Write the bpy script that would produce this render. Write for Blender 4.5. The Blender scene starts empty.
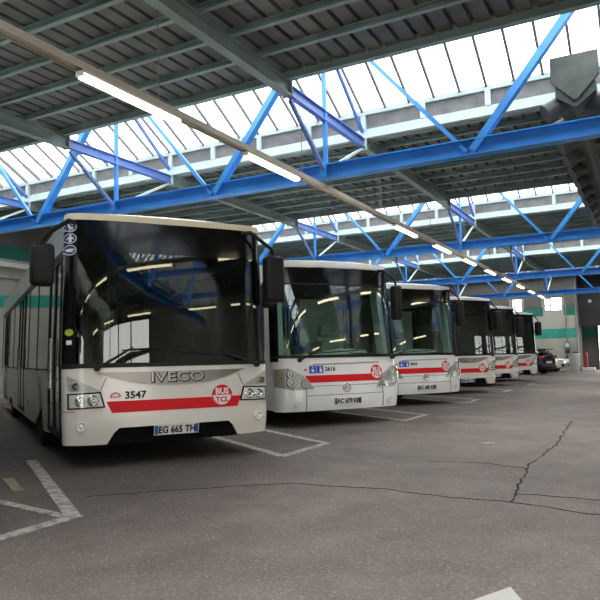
import bpy, bmesh, math, random
from mathutils import Vector, Matrix
R = math.radians
random.seed(7)
S = bpy.context.scene
COL = S.collection

# ------------------------------------------------------------------ materials
def nd(nt, t, **k):
    n = nt.nodes.new(t)
    for a, v in k.items(): setattr(n, a, v)
    return n

def mat(name, col, rough=.5, metal=0., var=.0, scale=3., bump=0., bscale=60., coat=0., spec=.5):
    m = bpy.data.materials.new(name); m.use_nodes = True
    nt = m.node_tree; b = nt.nodes['Principled BSDF']
    b.inputs['Base Color'].default_value = (*col, 1)
    b.inputs['Roughness'].default_value = rough
    b.inputs['Metallic'].default_value = metal
    b.inputs['Coat Weight'].default_value = coat
    b.inputs['Specular IOR Level'].default_value = spec
    if var or bump:
        tc = nd(nt, 'ShaderNodeTexCoord')
    if var:
        nz = nd(nt, 'ShaderNodeTexNoise'); nz.inputs['Scale'].default_value = scale; nz.inputs['Detail'].default_value = 6
        nt.links.new(tc.outputs['Object'], nz.inputs['Vector'])
        rp = nd(nt, 'ShaderNodeValToRGB')
        rp.color_ramp.elements[0].position = .3; rp.color_ramp.elements[1].position = .72
        rp.color_ramp.elements[0].color = (*[max(0, c*(1-var)) for c in col], 1)
        rp.color_ramp.elements[1].color = (*[min(1, c*(1+var*.6)) for c in col], 1)
        nt.links.new(nz.outputs['Fac'], rp.inputs['Fac']); nt.links.new(rp.outputs['Color'], b.inputs['Base Color'])
    if bump:
        n2 = nd(nt, 'ShaderNodeTexNoise'); n2.inputs['Scale'].default_value = bscale; n2.inputs['Detail'].default_value = 4
        nt.links.new(tc.outputs['Object'], n2.inputs['Vector'])
        bp = nd(nt, 'ShaderNodeBump'); bp.inputs['Strength'].default_value = bump; bp.inputs['Distance'].default_value = .01
        nt.links.new(n2.outputs['Fac'], bp.inputs['Height']); nt.links.new(bp.outputs['Normal'], b.inputs['Normal'])
    return m

def emit(name, col, st):
    m = bpy.data.materials.new(name); m.use_nodes = True
    nt = m.node_tree; nt.nodes.clear()
    e = nd(nt, 'ShaderNodeEmission'); e.inputs['Color'].default_value = (*col, 1); e.inputs['Strength'].default_value = st
    o = nd(nt, 'ShaderNodeOutputMaterial'); nt.links.new(e.outputs[0], o.inputs[0])
    return m

def glass(name, tint, base=.05, rough=0., refl=(1, 1, 1)):
    m = bpy.data.materials.new(name); m.use_nodes = True
    nt = m.node_tree; nt.nodes.clear()
    t = nd(nt, 'ShaderNodeBsdfTransparent'); t.inputs['Color'].default_value = (*tint, 1)
    g = nd(nt, 'ShaderNodeBsdfGlossy'); g.inputs['Roughness'].default_value = rough; g.inputs['Color'].default_value = (*refl, 1)
    fr = nd(nt, 'ShaderNodeFresnel'); fr.inputs['IOR'].default_value = 1.5
    ge = nd(nt, 'ShaderNodeNewGeometry')      # both faces of the pane behave like an outer face
    io = nd(nt, 'ShaderNodeMath', operation='MULTIPLY_ADD'); io.inputs[1].default_value = 1/1.5-1.5; io.inputs[2].default_value = 1.5
    nt.links.new(ge.outputs['Backfacing'], io.inputs[0]); nt.links.new(io.outputs[0], fr.inputs['IOR'])
    ad = nd(nt, 'ShaderNodeMath', operation='ADD'); ad.inputs[1].default_value = base; ad.use_clamp = True
    mx = nd(nt, 'ShaderNodeMixShader'); o = nd(nt, 'ShaderNodeOutputMaterial')
    nt.links.new(fr.outputs[0], ad.inputs[0]); nt.links.new(ad.outputs[0], mx.inputs[0])
    nt.links.new(t.outputs[0], mx.inputs[1]); nt.links.new(g.outputs[0], mx.inputs[2]); nt.links.new(mx.outputs[0], o.inputs[0])
    return m

def floor_mat():
    m = bpy.data.materials.new('worn_asphalt'); m.use_nodes = True
    nt = m.node_tree; b = nt.nodes['Principled BSDF']; L = nt.links.new
    tc = nd(nt, 'ShaderNodeTexCoord')
    def noise(sc, det, ramp):
        n = nd(nt, 'ShaderNodeTexNoise'); n.inputs['Scale'].default_value = sc; n.inputs['Detail'].default_value = det
        n.inputs['Roughness'].default_value = .65
        L(tc.outputs['Object'], n.inputs['Vector'])
        r = nd(nt, 'ShaderNodeValToRGB'); e = r.color_ramp.elements
        e[0].position, e[0].color = ramp[0][0], (*ramp[0][1], 1); e[1].position, e[1].color = ramp[1][0], (*ramp[1][1], 1)
        L(n.outputs['Fac'], r.inputs['Fac']); return n, r
    n1, r1 = noise(.45, 8, ((.3, (.225, .190, .168)), (.7, (.325, .281, .252))))
    n2, r2 = noise(34, 5, ((.30, (.72, .72, .72)), (.72, (1.22, 1.21, 1.2))))
    n3, r3 = noise(2.2, 8, ((.32, (.80, .80, .80)), (.62, (1.06, 1.06, 1.06))))
    def mul(a, c):
        x = nd(nt, 'ShaderNodeMix', data_type='RGBA', blend_type='MULTIPLY'); x.inputs[0].default_value = 1
        L(a, x.inputs[6]); L(c, x.inputs[7]); return x.outputs[2]
    c = mul(mul(r1.outputs[0], r2.outputs[0]), r3.outputs[0])
    # oil and tyre dirt in the bays, with the buses' shade painted in
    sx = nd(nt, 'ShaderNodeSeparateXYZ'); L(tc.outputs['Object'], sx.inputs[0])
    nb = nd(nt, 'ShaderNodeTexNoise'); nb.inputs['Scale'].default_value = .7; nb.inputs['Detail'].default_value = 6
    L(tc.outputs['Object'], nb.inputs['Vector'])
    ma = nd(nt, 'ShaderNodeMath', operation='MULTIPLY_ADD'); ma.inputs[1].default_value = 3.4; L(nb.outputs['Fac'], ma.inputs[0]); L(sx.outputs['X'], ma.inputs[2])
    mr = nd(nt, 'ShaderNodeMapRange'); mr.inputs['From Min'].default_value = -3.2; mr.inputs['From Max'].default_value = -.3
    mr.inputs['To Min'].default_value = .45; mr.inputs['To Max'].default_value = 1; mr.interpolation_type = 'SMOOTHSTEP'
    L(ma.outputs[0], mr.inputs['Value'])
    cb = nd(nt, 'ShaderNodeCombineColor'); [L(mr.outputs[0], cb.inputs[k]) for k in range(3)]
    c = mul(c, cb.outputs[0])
    v = nd(nt, 'ShaderNodeTexVoronoi'); v.inputs['Scale'].default_value = 42
    L(tc.outputs['Object'], v.inputs['Vector'])
    sp = nd(nt, 'ShaderNodeValToRGB'); sp.color_ramp.elements[0].position = .16; sp.color_ramp.elements[0].color = (.9, .9, .9, 1)
    sp.color_ramp.elements[1].position = .3; sp.color_ramp.elements[1].color = (0, 0, 0, 1)
    L(v.outputs['Distance'], sp.inputs['Fac'])
    # only some stones are pale
    r4 = nd(nt, 'ShaderNodeValToRGB'); r4.color_ramp.elements[0].position = .45; r4.color_ramp.elements[1].position = .75
    L(v.outputs['Color'], r4.inputs['Fac'])
    mm = nd(nt, 'ShaderNodeMix', data_type='RGBA', blend_type='MULTIPLY'); mm.inputs[0].default_value = 1
    L(sp.outputs[0], mm.inputs[6]); L(r4.outputs[0], mm.inputs[7])
    mx = nd(nt, 'ShaderNodeMix', data_type='RGBA', blend_type='MIX'); mx.inputs[7].default_value = (.55, .50, .46, 1)
    L(mm.outputs[2], mx.inputs[0]); L(c, mx.inputs[6])
    L(mx.outputs[2], b.inputs['Base Color'])
    b.inputs['Roughness'].default_value = .72; b.inputs['Specular IOR Level'].default_value = .35
    bp = nd(nt, 'ShaderNodeBump'); bp.inputs['Strength'].default_value = .5; bp.inputs['Distance'].default_value = .01
    L(n2.outputs['Fac'], bp.inputs['Height']); L(bp.outputs['Normal'], b.inputs['Normal'])
    return m

def paint_mat(name, col, wear):
    m = bpy.data.materials.new(name); m.use_nodes = True
    nt = m.node_tree; b = nt.nodes['Principled BSDF']; L = nt.links.new
    tc = nd(nt, 'ShaderNodeTexCoord'); n = nd(nt, 'ShaderNodeTexNoise'); n.inputs['Scale'].default_value = 9; n.inputs['Detail'].default_value = 9
    n.inputs['Roughness'].default_value = .7
    L(tc.outputs['Object'], n.inputs['Vector'])
    r = nd(nt, 'ShaderNodeValToRGB'); e = r.color_ramp.elements
    e[0].position, e[0].color = wear, (.22, .19, .17, 1); e[1].position, e[1].color = wear+.16, (*col, 1)
    L(n.outputs['Fac'], r.inputs['Fac']); L(r.outputs[0], b.inputs['Base Color']); b.inputs['Roughness'].default_value = .7
    return m

M = dict(
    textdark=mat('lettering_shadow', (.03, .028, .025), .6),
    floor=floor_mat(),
    line=paint_mat('worn_white_paint', (.52, .50, .46), .40),
    arrow=paint_mat('white_arrow_paint', (.72, .70, .66), .26),
    yline=paint_mat('worn_yellow_paint', (.46, .36, .20), .44),
    crack=mat('crack_tar', (.022, .02, .018), .9),
    blue=mat('blue_steel_paint', (.05, .29, .76), .42, var=.15, scale=2.5),
    violet=mat('faded_blue_steel_paint', (.12, .23, .60), .45, var=.15, scale=2.5),
    deck=mat('grey_steel_deck', (.17, .178, .178), .6, var=.35, scale=1.3),
    purlin=mat('grey_green_paint', (.32, .42, .385), .5, var=.25, scale=1.5),
    rafter=mat('dark_grey_green_paint', (.29, .37, .34), .5, var=.25, scale=1.5),
    pale=mat('pale_aqua_paint', (.56, .68, .65), .55, var=.12, scale=2),
    panel=mat('grey_panel', (.20, .20, .20), .7, var=.3, scale=4),
    bar=mat('glazing_bar', (.17, .17, .19), .5),
    glaze=glass('roof_glazing', (.94, .96, .97), 0.),
    cream=mat('cream_wall_paint', (.44, .43, .37), .8, var=.2, scale=.9),
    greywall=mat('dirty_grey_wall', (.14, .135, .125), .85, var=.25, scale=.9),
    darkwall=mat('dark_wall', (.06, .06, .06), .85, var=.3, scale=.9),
    teal=mat('teal_stripe_paint', (.03, .33, .25), .7, var=.25, scale=1.5),
    green=mat('dark_green_stripe_paint', (.02, .17, .12), .7, var=.25, scale=1.5),
    kerb=mat('concrete_kerb', (.42, .41, .38), .85, var=.25, scale=4),
    rail=mat('lamp_trunking', (.46, .41, .32), .45, var=.1),
    tray=mat('white_lamp_tray', (.75, .74, .70), .4),
    tube=emit('lamp_diffuser', (1., .84, .56), 7),
    duct=mat('galvanised_duct', (.085, .10, .09), .55, .35, var=.3, scale=4),
    ductdark=mat('dark_duct_nozzle', (.07, .07, .07), .5, .2, var=.3, scale=4),
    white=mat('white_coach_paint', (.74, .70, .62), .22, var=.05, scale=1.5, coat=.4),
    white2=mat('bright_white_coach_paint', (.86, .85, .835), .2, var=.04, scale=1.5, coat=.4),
    cap=mat('lamplit_cream_roof_paint', (.80, .70, .50), .4),  # golden lamplight on the nearest bus's roof edge put into the cream
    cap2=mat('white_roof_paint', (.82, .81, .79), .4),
    sidewhite=mat('shaded_white_side_paint', (.40, .395, .36), .3, var=.2, scale=1.2),  # white toned down, the shade along the bus sides is in the colour
    seam=mat('panel_seam', (.10, .10, .095), .7),
    red=mat('red_stripe_vinyl', (.68, .010, .016), .45, spec=.2),
    blackg=mat('gloss_black', (.008, .0075, .009), .12, coat=.1),
    black=mat('black_plastic', (.012, .012, .012), .5, spec=.25),
    rubber=mat('tyre_rubber', (.012, .012, .012), .8),
    under=mat('underbody', (.006, .006, .006), .9, spec=.1),
    ws=glass('windscreen_glass', (.42, .50, .46), .02),
    ws2=glass('clear_windscreen_glass', (.72, .81, .77), .035),
    sideglass=glass('tinted_side_glass', (.05, .055, .05), .03),
    header=mat('black_destination_glass', (.006, .006, .006), .09, spec=.35),
    chrome=mat('chrome', (.75, .75, .73), .12, 1.),
    dchrome=mat('smoked_chrome', (.26, .245, .22), .33, .9, var=.1),
    lampwhite=mat('lamp_reflector', (.82, .82, .80), .25, .1),
    lampgrey=mat('lamp_housing', (.46, .45, .42), .25, .2),
    lens=glass('clear_lens', (.93, .94, .93), .0),
    amber=mat('amber_lens', (.55, .42, .12), .2),
    plate=mat('number_plate_white', (.80, .80, .78), .4),
    plateblue=mat('number_plate_blue', (.02, .10, .42), .4),
    ink=mat('black_lettering', (.012, .012, .012), .5),
    disc=mat('navy_sticker', (.045, .035, .16), .4),
    discw=mat('white_sticker', (.80, .80, .82), .4),
    sqblue=mat('blue_sticker', (.02, .06, .50), .4),
    yellow=mat('yellow_green_sticker', (.45, .50, .06), .4),
    pink=mat('pink_sticker', (.62, .10, .10), .4),
    dash=mat('dark_dashboard', (.05, .055, .055), .6),
    dash2=mat('pale_dashboard', (.74, .82, .77), .55),
    trimint=mat('interior_pale_panel', (.70, .78, .73), .5),
    intdark=mat('interior_dark_panel', (.05, .055, .055), .6),
    seat=mat('blue_grey_seat', (.05, .07, .12), .8),
    pole=mat('green_grab_pole', (.16, .36, .28), .35),
    alu=mat('door_aluminium', (.30, .31, .32), .35, .8),
    wheelm=mat('grey_wheel_disc', (.33, .33, .33), .4, .5),
    cardark=mat('dark_navy_car_paint', (.012, .014, .024), .15, coat=.8),
    carwhite=mat('white_car_paint', (.80, .80, .80), .2, coat=.5),
    carglass=glass('car_glass', (.10, .13, .13), .07),
    tail=mat('red_tail_lens', (.42, .012, .03), .15, coat=.5),
    redpost=mat('red_post_paint', (.42, .03, .035), .5),
    binm=mat('white_bin_plastic', (.66, .65, .61), .5),
    box=mat('grey_box', (.22, .24, .22), .5),
    boxdark=mat('dark_box', (.03, .035, .035), .5),
    pipe=mat('grey_pipe', (.25, .25, .24), .5),
    ground=mat('pale_yard', (.45, .44, .42), .9, var=.1),
)

# ------------------------------------------------------------------ helpers
def finish(bm, name, m, parent=None, smooth=None, recalc=True):
    if recalc: bmesh.ops.recalc_face_normals(bm, faces=bm.faces[:])
    me = bpy.data.meshes.new(name); bm.to_mesh(me); bm.free()
    me.materials.append(M[m] if isinstance(m, str) else m)
    if smooth is not None:
        me.shade_smooth(); me.set_sharp_from_angle(angle=R(smooth))
    o = bpy.data.objects.new(name, me); COL.objects.link(o)
    if parent is not None: o.parent = parent
    return o

def empty(name, loc=(0, 0, 0), rz=0.):
    o = bpy.data.objects.new(name, None); COL.objects.link(o)
    o.location = loc; o.rotation_euler = (0, 0, rz); o.empty_display_size = .2
    return o

def tag(o, label=None, cat=None, group=None, kind=None):
    if label: o['label'] = label
    if cat: o['category'] = cat
    if group: o['group'] = group
    if kind: o['kind'] = kind
    return o

def struct(o, label=None):
    o['kind'] = 'structure'
    if label: o['label'] = label
    return o

def bx(bm, x0, x1, y0, y1, z0, z1):
    vs = [bm.verts.new(p) for p in ((x0, y0, z0), (x1, y0, z0), (x1, y1, z0), (x0, y1, z0), (x0, y0, z1), (x1, y0, z1), (x1, y1, z1), (x0, y1, z1))]
    for f in ((0, 3, 2, 1), (4, 5, 6, 7), (0, 1, 5, 4), (1, 2, 6, 5), (2, 3, 7, 6), (3, 0, 4, 7)):
        bm.faces.new([vs[i] for i in f])
    return vs

def rbox(bm, x0, x1, y0, y1, z0, z1, r=.03, seg=3):
    b2 = bmesh.new(); bx(b2, x0, x1, y0, y1, z0, z1)
    bmesh.ops.bevel(b2, geom=b2.edges[:], offset=r, segments=seg, profile=.5, affect='EDGES')
    merge(bm, b2)

def merge(bm, b2, mx=None):
    if mx is not None: bmesh.ops.transform(b2, matrix=mx, verts=b2.verts[:])
    me = bpy.data.meshes.new('tmp'); b2.to_mesh(me); b2.free(); bm.from_mesh(me); bpy.data.meshes.remove(me)

def frame_axes(a, b, up=Vector((0, 0, 1))):
    d = (b-a).normalized()
    if abs(d.dot(up)) > .98: up = Vector((0, 1, 0))
    x = d.cross(up).normalized(); u = x.cross(d).normalized()
    return d, x, u

def bar(bm, a, b, w, h, prof=None):
    """box bar (or profile list of (s,t) rectangles) from a to b"""
    a, b = Vector(a), Vector(b); d, x, u = frame_axes(a, b)
    rects = prof or [(-w/2, w/2, -h/2, h/2)]
    for (s0, s1, t0, t1) in rects:
        c = [(s0, t0), (s1, t0), (s1, t1), (s0, t1)]
        A = [bm.verts.new(a+x*s+u*t) for s, t in c]; B = [bm.verts.new(b+x*s+u*t) for s, t in c]
        bm.faces.new(A[::-1]); bm.faces.new(B)
        for i in range(4): bm.faces.new((A[i], A[(i+1) % 4], B[(i+1) % 4], B[i]))

def ibeam(bm, a, b, w, h, tf=.018, tw=.012):
    bar(bm, a, b, w, h, [(-w/2, w/2, -h/2, -h/2+tf), (-w/2, w/2, h/2-tf, h/2), (-tw/2, tw/2, -h/2+tf, h/2-tf)])

def tubem(bm, pts, r, seg=8, cap=True):
    pts = [Vector(p) for p in pts]; rings = []
    for i, p in enumerate(pts):
        d = (pts[min(i+1, len(pts)-1)]-pts[max(i-1, 0)]).normalized()
        up = Vector((0, 0, 1)) if abs(d.z) < .95 else Vector((0, 1, 0))
        x = d.cross(up).normalized(); u = x.cross(d)
        rr = r[i] if isinstance(r, (list, tuple)) else r
        rings.append([bm.verts.new(p+(x*math.cos(2*math.pi*k/seg)+u*math.sin(2*math.pi*k/seg))*rr) for k in range(seg)])
    for A, B in zip(rings, rings[1:]):
        for k in range(seg): bm.faces.new((A[k], A[(k+1) % seg], B[(k+1) % seg], B[k]))
    if cap: bm.faces.new(rings[0][::-1]); bm.faces.new(rings[-1])

def lathe(bm, prof, c, axis='X', seg=28):
    """prof: (radius, along)"""
    rings = []
    for r, a in prof:
        ring = []
        for k in range(seg):
            t = 2*math.pi*k/seg; s, q = r*math.cos(t), r*math.sin(t)
            p = {'X': (a, s, q), 'Y': (s, a, q), 'Z': (s, q, a)}[axis]
            ring.append(bm.verts.new((c[0]+p[0], c[1]+p[1], c[2]+p[2])))
        rings.append(ring)
    for A, B in zip(rings, rings[1:]):
        for k in range(seg): bm.faces.new((A[k], A[(k+1) % seg], B[(k+1) % seg], B[k]))
    bm.faces.new(rings[0][::-1]); bm.faces.new(rings[-1])

def arc(cx, cz, r, a0, a1, n=8):
    return [(cx+r*math.cos(R(a0+(a1-a0)*i/n)), cz+r*math.sin(R(a0+(a1-a0)*i/n))) for i in range(n+1)]

def circle(cx, cz, r, n=24): return arc(cx, cz, r, 0, 360-360/n, n-1)

def patch(polys, surf, off, thick, ucuts=(), vcuts=()):
    """polygons in (u,v) wrapped on a surface with real thickness"""
    bm = bmesh.new()
    if polys and isinstance(polys[0][0], (int, float)): polys = [polys]
    for p in polys:
        bm.faces.new([bm.verts.new((u, v, 0)) for u, v in p])
    bmesh.ops.triangulate(bm, faces=bm.faces[:])
    return wrap(bm, surf, off, thick, ucuts, vcuts)

def wrap(bm, surf, off, thick, ucuts=(), vcuts=()):
    us = [v.co.x for v in bm.verts]; vs = [v.co.y for v in bm.verts]
    for c in ucuts:
        if min(us)+1e-4 < c < max(us)-1e-4:
            bmesh.ops.bisect_plane(bm, geom=bm.verts[:]+bm.edges[:]+bm.faces[:], plane_co=(c, 0, 0), plane_no=(1, 0, 0), dist=1e-6)
    for c in vcuts:
        if min(vs)+1e-4 < c < max(vs)-1e-4:
            bmesh.ops.bisect_plane(bm, geom=bm.verts[:]+bm.edges[:]+bm.faces[:], plane_co=(0, c, 0), plane_no=(0, 1, 0), dist=1e-6)
    base = bm.verts[:]
    ex = bmesh.ops.extrude_face_region(bm, geom=bm.faces[:], use_keep_orig=True)
    new = [g for g in ex['geom'] if isinstance(g, bmesh.types.BMVert)]
    for v in new: v.co.z = 1
    for v in bm.verts:
        u, w, l = v.co
        v.co = surf(u, w, off-thick*(1 if l > .5 else 0))
    return bm

def text_bm(txt, size, cx, cz, squeeze=1., align='CENTER', bold=.03):
    cu = bpy.data.curves.new('t', 'FONT'); cu.body = txt; cu.size = size; cu.align_x = align; cu.align_y = 'CENTER'
    cu.resolution_u = 2; cu.offset = bold*size
    o = bpy.data.objects.new('t', cu); COL.objects.link(o)
    dg = bpy.context.evaluated_depsgraph_get(); me = bpy.data.meshes.new_from_object(o.evaluated_get(dg))
    bpy.data.objects.remove(o); bpy.data.curves.remove(cu)
    bm = bmesh.new(); bm.from_mesh(me); bpy.data.meshes.remove(me)
    for v in bm.verts: v.co = Vector((v.co.x*squeeze+cx, v.co.y+cz, 0))
    bmesh.ops.remove_doubles(bm, verts=bm.verts[:], dist=1e-5)
    bmesh.ops.triangulate(bm, faces=bm.faces[:])
    return bm

def copy_tree(o, parent=None, skip=()):
    c = o.copy(); COL.objects.link(c); c.parent = parent
    for ch in list(o.children):
        if ch.name.split('.')[0] in skip: continue
        copy_tree(ch, c)
    return c

# ------------------------------------------------------------------ camera
F_, YAW, PIT, ROL, CY = 655.54, R(28.0407), R(3.8624), R(-1.24036), 312.776
CAMZ = 1.2091
cy, sy, cp, sp_ = math.cos(YAW), math.sin(YAW), math.cos(PIT), math.sin(PIT)
fw = Vector((-sy*cp, cy*cp, sp_)); rt = Vector((cy, sy, 0)); up = rt.cross(fw)
r2 = rt*math.cos(ROL)+up*math.sin(ROL); u2 = up*math.cos(ROL)-rt*math.sin(ROL)
cd = bpy.data.cameras.new('camera'); cam = bpy.data.objects.new('camera', cd); COL.objects.link(cam)
mw = Matrix.Identity(4)
for i in range(3):
    mw[i][0], mw[i][1], mw[i][2] = r2[i], u2[i], -fw[i]
mw[2][3] = CAMZ
cam.matrix_world = mw
cd.sensor_width = 36; cd.lens = F_/600*36; cd.shift_y = (CY-300)/600; cd.clip_end = 300
S.camera = cam

# ------------------------------------------------------------------ the setting
XL, XR, YB, YF = -18.5, 17.0, -13.0, 43.3
YR = 46.3            # back of the recess beside the gateway
PER = 9.9
TY = [1.0+PER*i for i in range(-1, 5)]        # truss planes; 10.9 is the first in view
ZE = 5.86            # underside of the purlins
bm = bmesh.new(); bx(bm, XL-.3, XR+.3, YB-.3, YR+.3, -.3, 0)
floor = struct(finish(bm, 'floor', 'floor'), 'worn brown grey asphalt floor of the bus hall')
bm = bmesh.new(); bx(bm, -60, 90, -60, 110, -.5, -.305)
struct(finish(bm, 'ground', 'ground'), 'pale yard around the hall')

# bus placement first, the paint follows it
TH = R(34.4963)
BD = Vector((-math.cos(TH), math.sin(TH), 0)); RD = Vector((math.sin(TH), math.cos(TH), 0))
RZ = R(90)-TH

def strip(p, q, w, z, name, m, parent=floor, jit=0.):
    p, q = Vector((*p, z)), Vector((*q, z)); d = (q-p).normalized(); n = Vector((-d.y, d.x, 0))*w/2
    bm = bmesh.new(); vs = [bm.verts.new(v) for v in (p-n, q-n, q+n, p+n)]; f = bm.faces.new(vs)
    e = bmesh.ops.extrude_face_region(bm, geom=[f])
    for v in [g for g in e['geom'] if isinstance(g, bmesh.types.BMVert)]: v.co.z = 0.0005
    return finish(bm, name, m, parent)

bd2 = Vector((BD.x, BD.y))
for k in range(-1, 6):
    y0, y1 = 2.52+4.55*k, 3.76+4.55*k
    A, B = Vector((-4.05, y0)), Vector((-4.05, y1))
    strip(A, A+bd2*9.5, .12, .004, 'painted_line', 'line')
    strip(B, B+bd2*(3.4 if k == 0 else 9.5), .12, .004, 'painted_line', 'line')
    strip(A-Vector((0, .05)), B+Vector((0, .05)), .12, .005, 'painted_line', 'line')
    if k in (0,):
        strip((-4.10, 3.73), (-5.9, 4.03), .09, .006, 'painted_line', 'line')
        strip((-5.35, 4.30), (-6.05, 4.72), .10, .006, 'painted_line', 'yline')
# arrow head painted at the bottom edge
bm = bmesh.new()
vs = [bm.verts.new((x, y, .004)) for x, y in ((-.70, 3.56), (-.62, 3.40), (-.62, 2.6), (-.95, 2.6), (-.84, 3.28))]
f = bm.faces.new(vs); e = bmesh.ops.extrude_face_region(bm, geom=[f])
for v in [g for g in e['geom'] if isinstance(g, bmesh.types.BMVert)]: v.co.z = .0005
finish(bm, 'painted_arrow', 'arrow', floor)

def crack(pts, w0):
    P = []
    for (a, b) in zip(pts, pts[1:]):
        a, b = Vector(a), Vector(b); n = max(2, int((b-a).length/.09))
        for i in range(n): P.append(a.lerp(b, i/n))
    P.append(Vector(pts[-1]))
    bm = bmesh.new(); L = []
    for i, p in enumerate(P):
        d = (P[min(i+1, len(P)-1)]-P[max(i-1, 0)]).normalized(); n = Vector((-d.y, d.x))
        c = p+n*random.uniform(-.02, .02); w = w0*random.uniform(.25, 1.2)
        L.append([bm.verts.new((*(c+n*w), .003)), bm.verts.new((*(c-n*w), .003))])
    for a, b in zip(L, L[1:]): bm.faces.new((a[0], a[1], b[1], b[0]))
    e = bmesh.ops.extrude_face_region(bm, geom=bm.faces[:])
    for v in [g for g in e['geom'] if isinstance(g, bmesh.types.BMVert)]: v.co.z = .0004
    finish(bm, 'floor_crack', 'crack', floor)
crack([(-3.15, 5.59), (-2.2, 5.66), (-1.55, 5.55), (-1.07, 5.56), (-.39, 5.36), (.4, 5.2)], .011)
crack([(-1.07, 5.56), (-1.1, 5.93), (-1.22, 7.6), (-1.15, 9.2), (-1.27, 12.3)], .011)
crack([(-1.1, 5.9), (-.43, 5.9), (.4, 5.85)], .009)
crack([(-4.55, 4.35), (-4.05, 4.83), (-3.6, 5.2), (-3.15, 5.59)], .007)
crack([(-1.18, 7.2), (-1.7, 7.4), (-2.3, 7.3)], .005)

# roof bays: deck, purlins, edge beam, rafters
RX = [-15.6, -10.4, -5.18, .05, 5.3, 10.5, 15.75]
def bay(y0, y1):
    bm = bmesh.new(); x = XL; z = ZE+.13; prof = []
    while x < XR:
        prof += [(x, z), (x+.205, z), (x+.212, z+.075), (x+.268, z+.075), (x+.275, z)]; x += .28
    A = [bm.verts.new((px, y0, pz)) for px, pz in prof]; B = [bm.verts.new((px, y1, pz)) for px, pz in prof]
    for i in range(len(prof)-1):
        if (Vector(prof[i])-Vector(prof[i+1])).length > 1e-5: bm.faces.new((A[i], A[i+1], B[i+1], B[i]))
    e = bmesh.ops.extrude_face_region(bm, geom=bm.faces[:])
    for v in [g for g in e['geom'] if isinstance(g, bmesh.types.BMVert)]: v.co.z += .05
    c = struct(finish(bm, 'ceiling', 'deck'), 'dark ribbed steel roof deck between the skylights')
    y = y1-.95
    while y > y0+.2:
        bm = bmesh.new()   # C-shaped purlin with a pale lower lip
        bar(bm, (XL, y, ZE+.085), (XR, y, ZE+.085), 0, 0, [(-.04, .04, -.06, -.048), (-.04, -.03, -.048, .03), (-.04, .04, .03, .042)])
        finish(bm, 'purlin', 'purlin', c); y -= .765
    bm = bmesh.new(); ibeam(bm, (XL, y1-.06, ZE+.08), (XR, y1-.06, ZE+.08), .12, .2); bx(bm, XL, XR, y1-.03, y1-.01, ZE+.12, ZE+.30)
    finish(bm, 'edge_beam', 'purlin', c)
    bm = bmesh.new(); ibeam(bm, (XL, y0+.1, ZE+.06), (XR, y0+.1, ZE+.06), .12, .2); bx(bm, XL, XR, y0+.05, y0+.07, ZE+.10, ZE+.30)
    finish(bm, 'edge_beam', 'purlin', c)
    for x in RX:
        bm = bmesh.new(); ibeam(bm, (x, y0-.1, ZE-.14), (x, y1, ZE-.14), .16, .24)
        bx(bm, x-.09, x+.09, y1, y1+.02, ZE-.28, ZE+.0)
        finish(bm, 'rafter', 'rafter', c)
for i, ty in enumerate(TY):
    bay(ty-PER+2.0 if i else YB, ty-1.45)

# skylights + upstands
wn = 0; tn = 0
for ty in TY:
    wn += 1
    zr, zg, yg = 7.5, 6.42, ty+1.95
    w = struct(empty('window_%d' % wn, (0, ty, 0)), 'ridge skylight of clear roof glazing with dark bars')
    bm = bmesh.new()
    for (ya, za, yb, zb) in ((0, zr, yg-ty, zg), (0, zr, -1.5, ZE+.26)):
        d = Vector((0, yb-ya, zb-za)).normalized(); n = Vector((0, -d.z, d.y))*.005
        vs = []
        for sgn in (1, -1):
            for X, (yy, zz) in ((XL, (ya, za)), (XR, (ya, za)), (XR, (yb, zb)), (XL, (yb, zb))):
                vs.append(bm.verts.new((X, yy+n.y*sgn, zz+n.z*sgn)))
        for f in ((0, 1, 2, 3), (7, 6, 5, 4), (0, 4, 5, 1), (1, 5, 6, 2), (2, 6, 7, 3), (3, 7, 4, 0)): bm.faces.new([vs[k] for k in f])
    finish(bm, 'glass', 'glaze', w)
    bm = bmesh.new(); x = XL+.2
    while x < XR:
        bar(bm, (x, 0, zr-.02), (x, yg-ty, zg-.02), .045, .06)
        bar(bm, (x, 0, zr-.02), (x, -1.5, ZE+.24), .045, .06)
        x += .524
    finish(bm, 'glazing_bars', 'bar', w)
    tn += 1
    t = struct(empty('trim_%d' % tn, (0, yg, 0)), 'pale upstand under the skylight with grey panels')
    bm = bmesh.new()
    bx(bm, XL, XR, -.05, .12, 5.84, 6.03)
    bx(bm, XL, XR, -.06, .12, 6.34, 6.44)
    x = -5.18-1.31*10
    while x < XR:
        bx(bm, x-.055, x+.055, -.07, .1, 6.03, 6.34); x += 1.31
    finish(bm, 'upstand_frame', 'pale', t)
    bm = bmesh.new(); bx(bm, XL, XR, 0, .08, 6.03, 6.34)
    finish(bm, 'upstand_panel', 'panel', t)

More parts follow.
